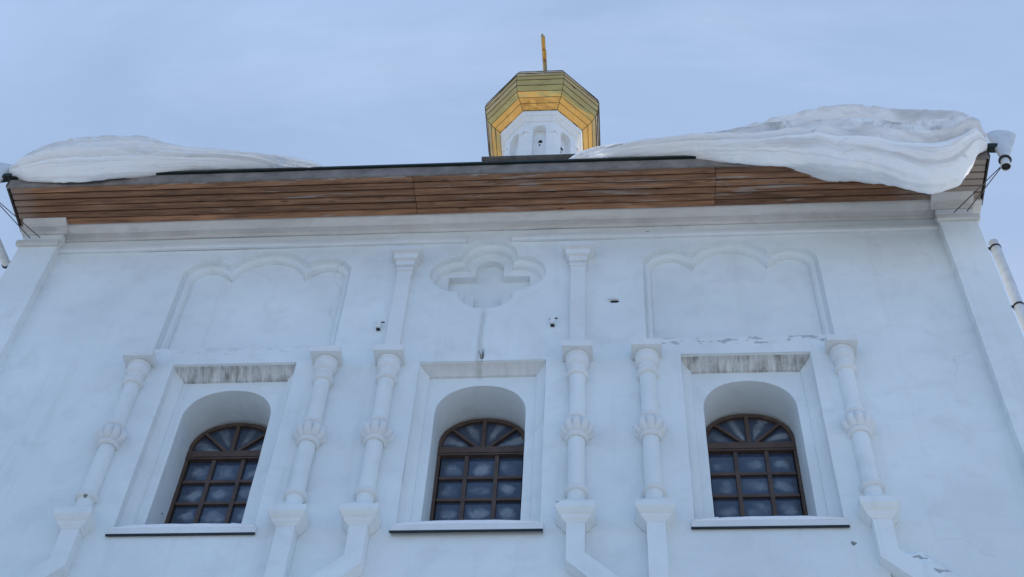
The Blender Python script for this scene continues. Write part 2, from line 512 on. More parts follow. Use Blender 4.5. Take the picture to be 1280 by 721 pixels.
# ------------------------------------------------------------------ ground
g = MB()
R = [[(CX+r*math.cos(2*PI*i/64), 3+r*math.sin(2*PI*i/64), CZ+(0.0 if r < 30 else 0.3*math.sin(i*1.7+r)))
      for i in range(64)] for r in (0.5, 3, 8, 15, 30, 60, 150, 500, 2500)]
g.rings(R); g.add(R[0], [tuple(range(64))])
tag(g.build('snowy_ground', M['ground'], None, smooth=True), kind='structure')

# ------------------------------------------------------------------ church body
church = bpy.data.objects.new('church', None)
col.objects.link(church)
church.location = (CX, 0, CZ)
tag(church, 'white plastered church with three arched windows, wooden eaves and a gilded cupola', 'church')

WX = [-3.867, -1.322, 1.308]          # window axes
def surround_outline(cx, off=0.0):
    hw, zt, zb = 0.64, 10.985, 8.64
    return [(cx-hw+off, zb), (cx-hw+off, zt-off*0.95), (cx+hw-off, zt-off*0.95), (cx+hw-off, zb)]
def arch_in(cx, hb, side_x, ap_s, ap_m, r_s, r_m, zb):
    def f(off):
        cs, cm = ap_s-r_s, ap_m-r_m
        def ins(x, z):
            x -= cx
            if z < zb: return False
            if abs(x) < hb-off and z < cs+0.02: return True
            if math.hypot(abs(x)-side_x, z-cs) < r_s-off and abs(x) < hb-off: return True
            return math.hypot(x, z-cm) < r_m-off and z > cm-0.25
        return ins
    return f
blindL = arch_in(-3.84, 0.955, 0.662, 12.842, 13.012, 0.308, 0.512, 11.262)
blindR = arch_in(1.285, 0.95, 0.652, 12.856, 12.998, 0.308, 0.512, 11.262)
def quat(off):
    cx, cz = -1.356, 12.485
    def ins(x, z):
        x, z = x-cx, z-cz
        r = 0.315-off
        return (min(math.hypot(abs(x)-0.325, z), math.hypot(x, abs(z)-0.315)) < r
                or (abs(x) < 0.33 and abs(z) < r*0.98) or (abs(z) < 0.33 and abs(x) < r*0.98))
    return ins
def quat_inner(x, z):
    x, z = x+1.356, z-12.485
    return (abs(x) < 0.155 and -0.46 < z < 0.30) or math.hypot(x, z-0.30) < 0.155 or (abs(x) < 0.455 and abs(z) < 0.155)

qo = star(quat(0.0), -1.356, 12.485)
bLo = star(blindL(0.0), -3.84, 12.1)
bRo = star(blindR(0.0), 1.285, 12.1)

wall = MB()
XL, XR = -6.785, 3.995
face_holes(wall, dens([(XL, CZ), (XR, CZ), (XR, 13.42), (XL, 13.42)], 1.0),
           [surround_outline(c) for c in WX]+[qo, bLo, bRo], 0.0)
wall.add([(XL, 0, CZ), (XL, 10, CZ), (XL, 10, 13.42), (XL, 0, 13.42), (XR, 0, CZ), (XR, 10, CZ), (XR, 10, 13.42), (XR, 0, 13.42)],
         [(0, 1, 2, 3), (4, 5, 6, 7), (1, 5, 6, 2), (3, 2, 6, 7)])
wall.build('facade_wall', M['plaster'], church)

def recess(name, outline_at, cx, cz, profile, floor=None, mat=None):
    mb = MB()
    R = []
    for off, y in profile:
        pts = star(outline_at(off), cx, cz)
        R.append([(x, y, z) for x, z in pts])
    mb.rings(R)
    lo, yl = [(x, z) for x, _, z in R[-1]], profile[-1][1]
    if floor:
        fl, yf = floor
        fp = star(fl, cx, cz)
        face_holes(mb, lo, [fp], yl)
        mb.rings([[(x, yl, z) for x, z in fp], [(x, yf, z) for x, z in fp]])
        face_holes(mb, fp, [], yf)
    else:
        face_holes(mb, lo, [], yl)
    return mb.build(name, mat or M['plaster'], church, smooth='auto')
roll = [(0, 0), (0.003, 0.060), (0.013, 0.069), (0.026, 0.060), (0.042, 0.052), (0.058, 0.052), (0.073, 0.064), (0.083, 0.088), (0.089, 0.128), (0.097, 0.124)]
recess('blind_arch', blindL, -3.84, 12.1, roll)
recess('blind_arch', blindR, 1.285, 12.1, roll)
recess('quatrefoil_recess', quat, -1.356, 12.485,
       [(0, 0), (0.004, 0.065), (0.022, 0.07), (0.045, 0.085), (0.058, 0.105), (0.062, 0.155), (0.075, 0.16), (0.10, 0.17)],
       (quat_inner, 0.25))

# corner pilasters with their own capital
def entab(y0):
    return [(y0, 13.30), (y0-0.020, 13.29), (y0-0.032, 13.305), (y0-0.036, 13.328), (y0-0.098, 13.330), (y0-0.106, 13.318), (y0-0.118, 13.322), (y0-0.135, 13.338), (y0-0.165, 13.352), (y0-0.185, 13.372), (y0-0.20, 13.40), (y0, 13.41)]
def ledge(y0, z0=13.055):
    return [(y0, z0+0.006), (y0-0.034, z0), (y0-0.050, z0+0.012), (y0-0.054, z0+0.05), (y0-0.048, z0+0.085), (y0-0.02, z0+0.11), (y0, z0+0.125)]
for x0, x1 in ((-6.805, -6.355), (3.615, 4.015)):
    p = MB()
    n = 40
    R = []
    for i in range(n+1):
        z = CZ+(13.41-CZ)*i/n
        R.append([(x0, 0.25, z), (x0, -0.12, z), ((x0+x1)/2, -0.12, z), (x1, -0.12, z), (x1, 0.02, z)])
    p.rings(R, False)
    po = p.build('corner_pilaster', M['plaster'], church, jitter=1.0)
    c = MB()
    c.sweepx(ledge(-0.119, 13.05), x0-0.03, x1+0.012 if x0 < 0 else x1+0.03, 6)
    c.sweepx(entab(-0.118), x0-0.005, x1+0.055 if x0 < 0 else x1+0.005, 6)
    if x0 > 0:
        c.sweepx(entab(-0.116), x0-0.055, x0-0.004, 2)
    c.build('capital', M['cornice'], po, smooth='auto', jitter=1.0)

c = MB()
c.sweepx(entab(0.0), -6.35, 3.61, 60)
c.build('cornice', M['cornice'], church, smooth='auto', jitter=1.2)
for x0, x1 in ((-6.352, -1.63), (-1.115, 3.612)):
    c = MB()
    c.sweepx(ledge(0.0), x0, x1, 40)
    c.build('string_course', M['trim'], church, smooth='auto', jitter=1.2)

# raised wall panels behind the outer window columns
for cx, a, b2 in ((WX[0], -4.80, -2.90), (WX[2], 0.32, 2.235)):
    w = MB()
    out = dens([(a, 6.0), (b2, 6.0), (b2, 11.245), (a, 11.245)], 0.2)
    face_holes(w, out, [surround_outline(cx)], -0.03)
    w.rings([[(x, -0.03, z) for x, z in out], [(x, 0.0, z) for x, z in out]])
    w.build('raised_panel', M['panel'], church)

# windows
HW, ZS, ZA, ZBOT = 0.452, 10.36, 10.77, 8.66
def arch_path(hw, spring, apex, zb, n=36, p=2.15):
    out = [(-hw, zb+(spring-zb)*i/8) for i in range(8)]
    for i in range(n+1):
        a = PI-PI*i/n
        ca, sa = math.cos(a), math.sin(a)
        out.append((hw*math.copysign(abs(ca)**(2/p), ca), spring+(apex-spring)*abs(sa)**(2/p)))
    return out+[(hw, spring+(zb-spring)*i/8) for i in range(1, 9)]
def surround(cx, y0):
    mb = MB()
    prof = [(0, y0), (0.003, y0+0.03), (0.010, 0.045), (0.026, 0.072), (0.050, 0.10), (0.078, 0.118), (0.094, 0.124), (0.10, 0.15)]
    paths = []
    for off, y in prof:
        o4 = surround_outline(0.0, off)
        pts = []
        for a, b2 in zip(o4[:-1], o4[1:]):
            pts += [(a[0]+(b2[0]-a[0])*i/14, y, a[1]+(b2[1]-a[1])*i/14) for i in range(14)]
        pts.append((o4[3][0], y, o4[3][1]))
        paths.append(pts)
    for k in range(len(paths)-1):
        a, b2 = paths[k], paths[k+1]
        for i in range(42):
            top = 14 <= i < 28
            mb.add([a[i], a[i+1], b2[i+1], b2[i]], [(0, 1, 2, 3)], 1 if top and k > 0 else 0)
    inner = [(x, z) for x, _, z in paths[-1]]
    op = arch_path(HW, ZS, ZA, ZBOT)
    loop = inner+[p for p in reversed(op)]
    face_holes(mb, loop, [], 0.15)
    R = []
    for y, sc_ in ((0.15, 1), (0.155, 0.994), (0.30, 0.992), (0.45, 0.99), (0.62, 0.988)):
        R.append([(x*sc_, y, ZS+(z-ZS)*(sc_ if z > ZS else 1)) for x, z in op])
    mb.rings(R, False)
    V = [(x+cx, y, z) for x, y, z in mb.V]
    # merge duplicated verts by jittering on position only
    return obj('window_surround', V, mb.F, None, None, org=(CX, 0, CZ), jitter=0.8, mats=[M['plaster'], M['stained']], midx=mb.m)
def window_frame():
    f = MB()
    op = arch_path(HW-0.006, ZS-0.04, ZA-0.05, ZBOT, 36)
    inn = [(x*(1-0.028/HW), ZS-0.04+(z-ZS+0.04)*(1-0.036/0.38) if z > ZS-0.04 else z) for x, z in op]
    f.rings([[(x, 0.60, z) for x, z in op], [(x, 0.545, z) for x, z in op], [(x, 0.545, z) for x, z in inn],
             [(x, 0.55, z) for x, z in [(q[0]*0.99, q[1]-0.003) for q in inn]], [(x, 0.60, z) for x, z in [(q[0]*0.99, q[1]-0.003) for q in inn]]], False)
    for x in (-0.15, 0.15):
        f.box(x-0.020, x+0.020, 0.552, 0.60, ZBOT, 10.181)
    for z in (8.99, 9.285, 9.58, 9.875):
        f.box(-0.405, 0.405, 0.556, 0.598, z-0.018, z+0.018)
    f.box(-0.445, 0.445, 0.538, 0.60, 10.18, 10.295)
    f.box(-0.425, 0.425, 0.530, 0.5385, 10.205, 10.265)
    def bar(x0, z0, x1, z1, w):
        d = Vector((x1-x0, z1-z0)).normalized(); px, pz = -d.y*w, d.x*w
        f.prism([(x0+px, z0+pz), (x0-px, z0-pz), (x1-px, z1-pz), (x1+px, z1+pz)], 0.550, 0.596)
    bar(0, 10.29, 0, 10.685, 0.020)
    bar(-0.045, 10.29, -0.335, 10.585, 0.015)
    bar(0.045, 10.29, 0.335, 10.585, 0.015)
    return f
def pane_grid(G, x0, x1, z0, z1, pid, n=6):
    k = len(G['V'])
    for j in range(n+1):
        for i in range(n+1):
            u, v2 = i/n, j/n
            bulge = 0.004*(4*u*(1-u))*(4*v2*(1-v2))
            G['V'].append((x0+(x1-x0)*u, 0.584-bulge, z0+(z1-z0)*v2)); G['uv'].append((u, v2))
    for j in range(n):
        for i in range(n):
            a = k+j*(n+1)+i
            G['F'].append((a, a+1, a+n+2, a+n+1))
def make_glass():
    G = {'V': [], 'F': [], 'uv': []}
    xs = [-0.415, -0.15, 0.15, 0.415]; zs = [8.66, 8.99, 9.285, 9.58, 9.875, 10.19]
    pid = 0
    for a, b2 in zip(xs[:-1], xs[1:]):
        for c_, d_ in zip(zs[:-1], zs[1:]):
            pane_grid(G, a+0.012, b2-0.012, c_+0.012, d_-0.012, pid); pid += 1
    # fan light: four sectors
    angs = [PI, PI*0.74, PI*0.5, PI*0.26, 0]
    for a0, a1 in zip(angs[:-1], angs[1:]):
        n = 8; k = len(G['V'])
        for j in range(n+1):
            for i in range(n+1):
                a = a0+(a1-a0)*i/n; t = j/n
                ca, sa = math.cos(a), abs(math.sin(a))
                x = 0.43*math.copysign(abs(ca)**(2/2.15), ca)*t; z = 10.255+0.45*sa**(2/2.15)*t
                u = (i/n)*0.9+0.05
                G['V'].append((x, 0.584, z)); G['uv'].append((0.5+(u-0.5)*2.1, -0.02+0.58*t))
        for j in range(n):
            for i in range(n):
                q = k+j*(n+1)+i
                G['F'].append((q, q+1, q+n+2, q+n+1))
    return G
wf = window_frame()
wf_obj = None
G = make_glass()
for k, cx in enumerate(WX):
    if wf_obj is None:
        wo_ = obj('window', wf.V, wf.F, M['frame'], church, org=(0, 0, CZ))
        gl = obj('glass_panes', G['V'], G['F'], M['glass'], wo_, org=(0, 0, CZ), smooth=True)
        ul = gl.data.uv_layers.new(name='pane')
        for lp in gl.data.loops:
            ul.data[lp.index].uv = G['uv'][lp.vertex_index]
        s = MB()
        prof = [(-0.03, 8.597), (-0.052, 8.598), (-0.052, 8.668), (-0.042, 8.683), (0.12, 8.73), (0.60, 8.86), (0.60, 8.60)]
        s.sweepx(prof, -0.672, 0.672, 16)
        sl_ = s.build('window_sill', M['trim'], wo_, org=(0, 0, CZ), jitter=0.7)
        d_ = MB()
        d_.sweepx([(-0.042, 8.579), (-0.056, 8.577), (-0.058, 8.596), (-0.042, 8.5965)], -0.678, 0.672, 8)
        dr = d_.build('drip_strip', M['drip'], wo_, org=(0, 0, CZ))
        wf_obj = wo_
        cw = wo_
    else:
        cw = wf_obj.copy(); col.objects.link(cw)
        for ch in (gl, sl_, dr):
            q = ch.copy(); col.objects.link(q); q.parent = cw
    cw.location = (cx-CX, 0, 0)
    cw['group'] = 'arched windows of the church facade'
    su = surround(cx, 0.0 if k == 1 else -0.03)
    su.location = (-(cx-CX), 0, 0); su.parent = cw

# engaged columns
COLS = [(-4.840, 'l'), (-2.905, 's'), (-2.262, 'l'), (-0.363, 'r'), (0.328, 's'), (2.243, 'r')]
AY = -0.05
def ring_profile(r, z, t, n=10):
    return [(r+t*math.cos(a), z+t*math.sin(a)) for a in [(-PI/2+PI*i/n) for i in range(n+1)]]
def make_column():
    O = (0, 0, CZ)
    s = MB()
    s.lathe([(0.072 if i == 0 else 0.080, 8.86 if i == 0 else 9.0+(10.75-9.0)*(i-1)/13) for i in range(15)], 0, AY, 28, caps=False)
    shaft = s.build('engaged_column', M['plaster'], church, org=O, smooth=True, jitter=1.3)
    c = MB()
    c.stack([(0.10, -0.12, 11.065), (0.150, -0.205, 11.032), (0.152, -0.208, 10.945), (0.151, -0.207, 10.942)])
    c.lathe([(0.10, 10.945), (0.114, 10.938), (0.121, 10.922), (0.119, 10.905), (0.108, 10.897), (0.114, 10.88), (0.116, 10.85), (0.110, 10.815), (0.097, 10.785), (0.084, 10.772), (0.088, 10.765), (0.090, 10.74), (0.086, 10.715), (0.079, 10.705)], 0, AY, 30, caps=False)
    c.build('capital', M['trim'], shaft, org=O, smooth='auto', jitter=1.3)
    r_ = MB()
    r_.lathe(ring_profile(0.077, 10.645, 0.034), 0, AY, 28, caps=False)
    r_.build('ring', M['trim'], shaft, org=O, smooth=True, jitter=0.5)
    b_ = MB()
    b_.lathe(ring_profile(0.078, 10.005, 0.026), 0, AY, 28, caps=False)
    b_.lathe(ring_profile(0.082, 9.735, 0.030), 0, AY, 28, caps=False)
    mp_ = []
    for i in range(15):
        t = i/14
        mp_.append((0.080+0.078*math.sin(PI*t**1.25)**0.75, 9.985-0.235*t))
    b_.lathe(mp_, 0, AY, 80, lob=lambda a, t: 1+0.26*(abs(math.cos(5*a+PI/2*5))**0.75-0.75)*math.sin(PI*t)**0.7, caps=False)
    b_.build('melon_bead', M['trim'], shaft, org=O, smooth='auto', jitter=0.4)
    r_ = MB()
    r_.lathe(ring_profile(0.078, 9.03, 0.034), 0, AY, 28, caps=False)
    r_.build('ring', M['trim'], shaft, org=O, smooth=True, jitter=0.5)
    bl = MB()
    bl.stack([(0.078, -0.11, 8.90), (0.10, -0.135, 8.86), (0.13, -0.165, 8.81), (0.168, -0.21, 8.772), (0.174, -0.224, 8.765), (0.175, -0.225, 8.695), (0.165, -0.215, 8.685),
              (0.150, -0.20, 8.66), (0.140, -0.175, 8.648), (0.128, -0.172, 8.640), (0.126, -0.17, 8.618), (0.100, -0.15, 8.60), (0.092, -0.143, 8.585)])
    bl.build('base_block', M['chipped'], shaft, org=O, smooth='auto', jitter=1.0)
    return shaft
proto = make_column()
kids = list(proto.children)
def pedestal(kind, parent):
    p = MB()
    h = 0.082
    if kind == 's':
        poly = [(-h, 8.60), (-h, 6.9), (h, 6.9), (h, 8.60)]
    else:
        poly = [(-h, 8.60), (-h, 8.155), (0.52, 7.52), (0.70, 7.64), (h-0.004, 8.234), (h, 8.60)]
        if kind == 'l': poly = [(-x, z) for x, z in poly][::-1]
    p.prism(dens(poly, 0.12), -0.14, -0.0)
    p.build('pedestal', M['plaster'], parent, org=(0, 0, CZ), jitter=0.8)
for i, (x, k) in enumerate(COLS):
    if i == 0:
        c = proto
    else:
        c = proto.copy(); col.objects.link(c)
        for ch in kids:
            q = ch.copy(); col.objects.link(q); q.parent = c
    c.location = (x-CX, 0, 0)
    c['group'] = 'engaged columns beside the windows'
    pedestal(k, c)

# short pilasters above the two inner columns
first = None
for x in (-2.262, -0.363):
    if first is None:
        p = MB()
        p.stack([(0.078, -0.075, 12.42-0.11*i) for i in range(13)])
        po = p.build('short_pilaster', M['trim'], church, org=(0, 0, CZ), jitter=0.9)
        c = MB()
        c.stack([(h_, y_, z_-0.05) for h_, y_, z_ in [(0.15, -0.15, 12.87), (0.170, -0.187, 12.835), (0.172, -0.19, 12.765), (0.171, -0.189, 12.762), (0.130, -0.142, 12.758), (0.133, -0.145, 12.72), (0.129, -0.141, 12.670), (0.128, -0.140, 12.667),
                 (0.098, -0.108, 12.662), (0.100, -0.11, 12.60), (0.099, -0.109, 12.58), (0.076, -0.080, 12.575), (0.090, -0.098, 12.55), (0.090, -0.098, 12.50), (0.080, -0.078, 12.495), (0.080, -0.076, 12.43)]])
        cp = c.build('capital', M['trim'], po, org=(0, 0, CZ), jitter=0.7)
        first = po
    else:
        po = first.copy(); col.objects.link(po)
        q = cp.copy(); col.objects.link(q); q.parent = po
    po.location = (x-CX, 0, 0)
    po['group'] = 'short pilasters under the cornice'

# broken pipe stubs and a knocked-out hole in the plaster
for x, z in ((-0.625, 11.60), (-2.452, 11.60)):
    s = MB()
    s.prism([(x-0.026, z-0.075), (x+0.024, z-0.078), (x+0.022, z+0.03), (x-0.022, z+0.035)], -0.05, 0.0)
    s.prism([(x-0.020, z-0.088), (x+0.018, z-0.090), (x+0.018, z-0.078), (x-0.020, z-0.076)], -0.03, 0.0, 1)
    s.prism([(x-0.045, z+0.045), (x+0.0, z+0.036), (x+0.055, z+0.05), (x+0.04, z+0.066), (x-0.01, z+0.06)], -0.004, 0.0, 1)
    s.build('pipe_stub', None, church, mats=[M['trim'], M['dark']])
s = MB()
s.prism([(-0.03, 11.915), (0.0, 11.90), (0.05, 11.903), (0.075, 11.92), (0.05, 11.938), (0.0, 11.942)], -0.003, 0.0)
s.prism([(-0.045, 11.94), (0.0, 11.935), (0.06, 11.936), (0.03, 11.965)], -0.03, 0.0, 1)
s.build('plaster_hole', None, church, mats=[M['dark'], M['trim']])

# eaves: boarded soffit, fascia, roof
XE0, XE1 = -6.875, 4.13
YE = -0.735
brd = MB(); attr = []
nb = 6
y0, y1 = -0.195, YE+0.012
joints = {k: [-2.2+random.uniform(-.006, .006), 1.18+random.uniform(-.006, .006)] for k in range(6)}
for k in range(nb):
    a = y0+(y1-y0)*k/nb; b2 = y0+(y1-y0)*(k+1)/nb
    xs = [XE0+0.02]+joints[k]+[XE1-0.02]
    for xa, xb in zip(xs[:-1], xs[1:]):
        dz = random.uniform(-0.004, 0.004); val = random.random()
        nv = len(brd.V)
        g_ = random.uniform(0.004, 0.008)
        brd.sweepx([(b2+g_, 13.41), (b2+g_, 13.388+dz), (b2+0.012, 13.378+dz), (a-0.012, 13.376+dz+random.uniform(-0.003, 0.003)), (a-g_, 13.388+dz), (a-g_, 13.41)],
                   xa+0.003, xb-0.003, 24)
        attr += [val]*(len(brd.V)-nv)
bk = MB(); bk.box(XE0, XE1, YE, -0.19, 13.412, 13.43); bk.build('soffit_backing', M['dark'], church)
brd.build('soffit_boards', M['wood'], church, jitter=0.5, attr=attr)
f = MB(); A_, B_ = [], []
for i in range(241):
    x = -5.6+4.9*i/240
    w_ = max(0.0, 0.012+0.035*noise.noise(Vector((x*3.1, 2, 5)))+0.012*noise.noise(Vector((x*11, 1, 5))))*min(1, i/15, (240-i)/15)
    A_.append((x, YE+0.001, 13.358)); B_.append((x, YE+0.004+w_, 13.3705))
f.rings([A_, B_, [(x, y, 13.3725) for x, y, z in B_]], False)
f.build('peeling_strip', M['ice'], church)
f = MB(); f.sweepx([(YE, 13.345), (YE-0.022, 13.345), (YE-0.022, 13.500), (YE, 13.500)], XE0, XE1, 60)
f.build('fascia', M['fascia'], church, jitter=0.9)
for x in (XE0, XE1):
    f = MB(); f.box(x-0.008, x+0.008, YE-0.028, -0.12, 13.362, 13.52)
    f.build('verge_board', M['verge'], church)
    f = MB(); a, b2 = (XE0+0.009, -6.862+0.048) if x < 0 else (4.024, XE1-0.009)
    f.box(a, b2, -0.20, 10.2, 13.34, 13.43)
    f.build('cornice_return', M['cornice'], church)
rf = MB()
e = [(XE0-0.03, -0.785, 13.505), (XE1+0.03, -0.785, 13.505), (XE1+0.03, 10.6, 13.505), (XE0-0.03, 10.6, 13.505)]
rl, rr2 = (-2.6, 4.6, 15.25), (0.0, 4.6, 15.25)
t = 0.028
up = [(x, y, z+t) for x, y, z in e]
rf.add(e+up+[rl, rr2], [(0, 1, 2, 3), (0, 1, 5, 4), (1, 2, 6, 5), (2, 3, 7, 6), (3, 0, 4, 7), (4, 5, 9, 8), (5, 6, 9), (6, 7, 8, 9), (7, 4, 8)])
nse = 26
for i in range(1, nse):
    x = XE0+(XE1-XE0)*i/nse
    tt = min(1.0, (x-XE0)/(rl[0]-XE0), (XE1-x)/(XE1-rr2[0]))
    yb = -0.78+(4.6+0.78)*tt; zb = 13.535+(15.25-13.533)*tt
    rf.add([(x-0.008, -0.70, 13.56), (x+0.008, -0.70, 13.56), (x+0.008, yb, zb), (x-0.008, yb, zb),
            (x-0.008, -0.66, 13.60), (x+0.008, -0.66, 13.60), (x+0.008, yb, zb+0.028), (x-0.008, yb, zb+0.028)],
           [(0, 1, 5, 4), (4, 5, 6, 7), (0, 4, 7, 3), (1, 2, 6, 5)])
rf.build('roof', M['roof'], church)

# ------------------------------------------------------------------ cupola
QX, QY = -1.24, 4.5
def octo(a, z, x=QX, y=QY):
    r = a/math.cos(PI/8)
    return [(x+r*math.cos(PI/8+PI/4*i), y+r*math.sin(PI/8+PI/4*i), z) for i in range(8)]
NW = 0.12
def drum():
    d = MB()
    a = 0.66
    hw = a*math.tan(PI/8)
    zb, zt = 20.80, 22.47
    for k in range(8):
        th = PI/4*k
        cs, sn = math.cos(th), math.sin(th)
        def W(u, z, dep): # u along the facet, dep inward
            x = (a-dep)*cs-u*sn; y = (a-dep)*sn+u*cs
            return (QX+x, QY+y, z)
        hole = [(-NW, 20.95), (-NW, 22.22)]+[(NW*math.cos(PI-PI*i/12), 22.22+0.13*math.sin(PI-PI*i/12)) for i in range(1, 12)]+[(NW, 22.22), (NW, 20.95)]
        loops = [[Vector((p[0], p[1], 0)) for p in [(-hw, zb), (hw, zb), (hw, zt), (-hw, zt)]], [Vector((p[0], p[1], 0)) for p in hole]]
        flat = [p for l_ in loops for p in l_]
        d.add([W(p.x, p.y, 0) for p in flat], [tuple(t_) for t_ in tessellate_polygon(loops)])
        n = len(hole)
        d.rings([[W(u, z, 0) for u, z in hole], [W(u, z, 0.13) for u, z in hole]])
        d.add([W(u, z, 0.13) for u, z in hole], [tuple(range(n))])
        # small dark opening at the head of the niche and its roll
        d.add([W(0.01+q_*math.cos(t_*PI/4), 21.98+q_*1.2*math.sin(t_*PI/4), 0.127) for t_, q_ in enumerate((0.045, 0.05, 0.06, 0.045, 0.03, 0.05, 0.025, 0.04))], [tuple(range(8))], 1)
        d.add([W(-0.015+0.012*t_, 21.90-0.06*t_, 0.126) for t_ in (0, 1)]+[W(0.01+0.012*t_, 21.90-0.06*t_, 0.126) for t_ in (1, 0)], [(0, 1, 2, 3)], 1)
        for sg in (-1, 1):                      # thin lesenes and impost blocks at the corners
            for z0, z1, w0, dd in ((22.10, 22.15, 0.10, 0.02),):
                u0, u1 = sg*hw, sg*(hw-w0)
                V = [W(u0, z0, -dd), W(u1, z0, -dd), W(u1, z1, -dd), W(u0, z1, -dd), W(u1, z0, 0), W(u1, z1, 0), W(u0, z0, 0), W(u0, z1, 0)]
                d.add(V, [(0, 1, 2, 3), (1, 4, 5, 2), (0, 1, 4, 6), (3, 2, 5, 7)])
    R = [octo(q, z) for q, z in ((0.66, 22.47), (0.685, 22.472), (0.69, 22.52), (0.71, 22.535), (0.715, 22.59), (0.74, 22.60), (0.755, 22.66), (0.755, 22.72), (0.6, 22.74))]
    d.rings(R)
    return d.build('cupola', None, church, mats=[M['drum'], M['dark']])
cup = drum()
prof = [(0.745, 22.722), (0.765, 22.73), (0.86, 22.82), (0.94, 22.90), (1.008, 23.02), (1.046, 23.18), (1.068, 23.35), (1.078, 23.48), (1.06, 23.62), (0.97, 23.86), (0.82, 24.12), (0.60, 24.42), (0.38, 24.70), (0.22, 24.92), (0.13, 25.10), (0.09, 25.20)]
dm = MB()
fac = []
for k in range(len(prof)-1):
    A, B = octo(*prof[k]), octo(*prof[k+1])
    for i in range(8):
        j = (i+1) % 8
        dm.add([A[i], A[j], B[j], B[i]], [(0, 1, 2, 3)])
dm.add(octo(*prof[-1]), [tuple(range(8))])
dome = dm.build('dome', M['gold'], cup)
sm = MB()
for a, z in prof[1:10]:
    o8 = octo(a+0.003, z)
    for i in range(8):
        sm.tube([o8[i], o8[(i+1) % 8]], 0.004, 6)
for i in range(8):
    sm.tube([octo(a+0.003, z)[i] for a, z in prof], 0.0055, 6)
sm.build('seam', M['seam'], cup)
cr_ = MB()
cr_.lathe([(0.02, 25.12), (0.10, 25.16), (0.14, 25.25), (0.10, 25.34), (0.03, 25.38)], QX, QY, 16)
cy = QY
cr_.tube([(QX+0.01, cy, 25.3), (QX-0.02, cy-0.01, 26.1), (QX-0.055, cy, 26.5), (QX-0.075, cy, 26.85), (QX-0.115, cy, 27.36)], [0.040, 0.036, 0.030, 0.036, 0.026], 8)
# bars lie in the plane at right angles to the facade, so the cross is seen edge-on
cr_.tube([(QX-0.065, cy-0.30, 26.66), (QX-0.065, cy+0.30, 26.66)], 0.042, 8)
cr_.tube([(QX-0.085, cy-0.15, 26.93), (QX-0.085, cy+0.15, 26.93)], 0.03, 8)
cr_.tube([(QX-0.035, cy-0.20, 26.24), (QX-0.035, cy+0.20, 26.12)], 0.042, 8)
cr_.build('cross', M['crossgold'], cup, smooth='auto')
b_ = MB()
b_.box(QX-0.80, QX+0.80, QY-0.80, QY+0.80, 14.5, 20.775)
b_.build('pedestal', M['chipped'], cup)
b_ = MB()
hb = 0.95
V = [(QX+sx_*h, QY+sy_*h, z) for h, z in ((hb-0.02, 20.77), (hb, 20.78), (hb, 20.84), (0.64, 21.0)) for sx_, sy_ in ((-1, -1), (1, -1), (1, 1), (-1, 1))]
F = [(0, 1, 2, 3)]
for k in range(3):
    for i in range(4):
        F.append((4*k+i, 4*k+(i+1) % 4, 4*k+4+(i+1) % 4, 4*k+4+i))
b_.add(V, F)
b_.build('base_roof', M['baseroof'], cup)

# ------------------------------------------------------------------ camera-independent drift tables (X along the eave, lip and crest height)
def interp(tab, x):
    return sum(interp0(tab, x+d_) for d_ in (-0.14, -0.07, 0, 0.07, 0.14))/5
def interp0(tab, x):
    if x <= tab[0][0]: return tab[0][1]
    for (a, u), (b2, w) in zip(tab[:-1], tab[1:]):
        if x <= b2:
            t_ = (x-a)/(b2-a)
            return u+(w-u)*t_
    return tab[-1][1]
def catmull(P, n):
    out = []
    Q = [P[0]]+P+[P[-1]]
    for i in range(1, len(Q)-2):
        p0, p1, p2, p3 = Q[i-1], Q[i], Q[i+1], Q[i+2]
        for k in range(n):
            t_ = k/n
            out.append(tuple(0.5*((2*p1[j])+(-p0[j]+p2[j])*t_+(2*p0[j]-5*p1[j]+4*p2[j]-p3[j])*t_*t_+(-p0[j]+3*p1[j]-3*p2[j]+p3[j])*t_**3) for j in range(2)))
    out.append(P[-1])
    return out
def roof_z(y): return 13.535+(y+0.785)*(15.25-13.535)/5.385
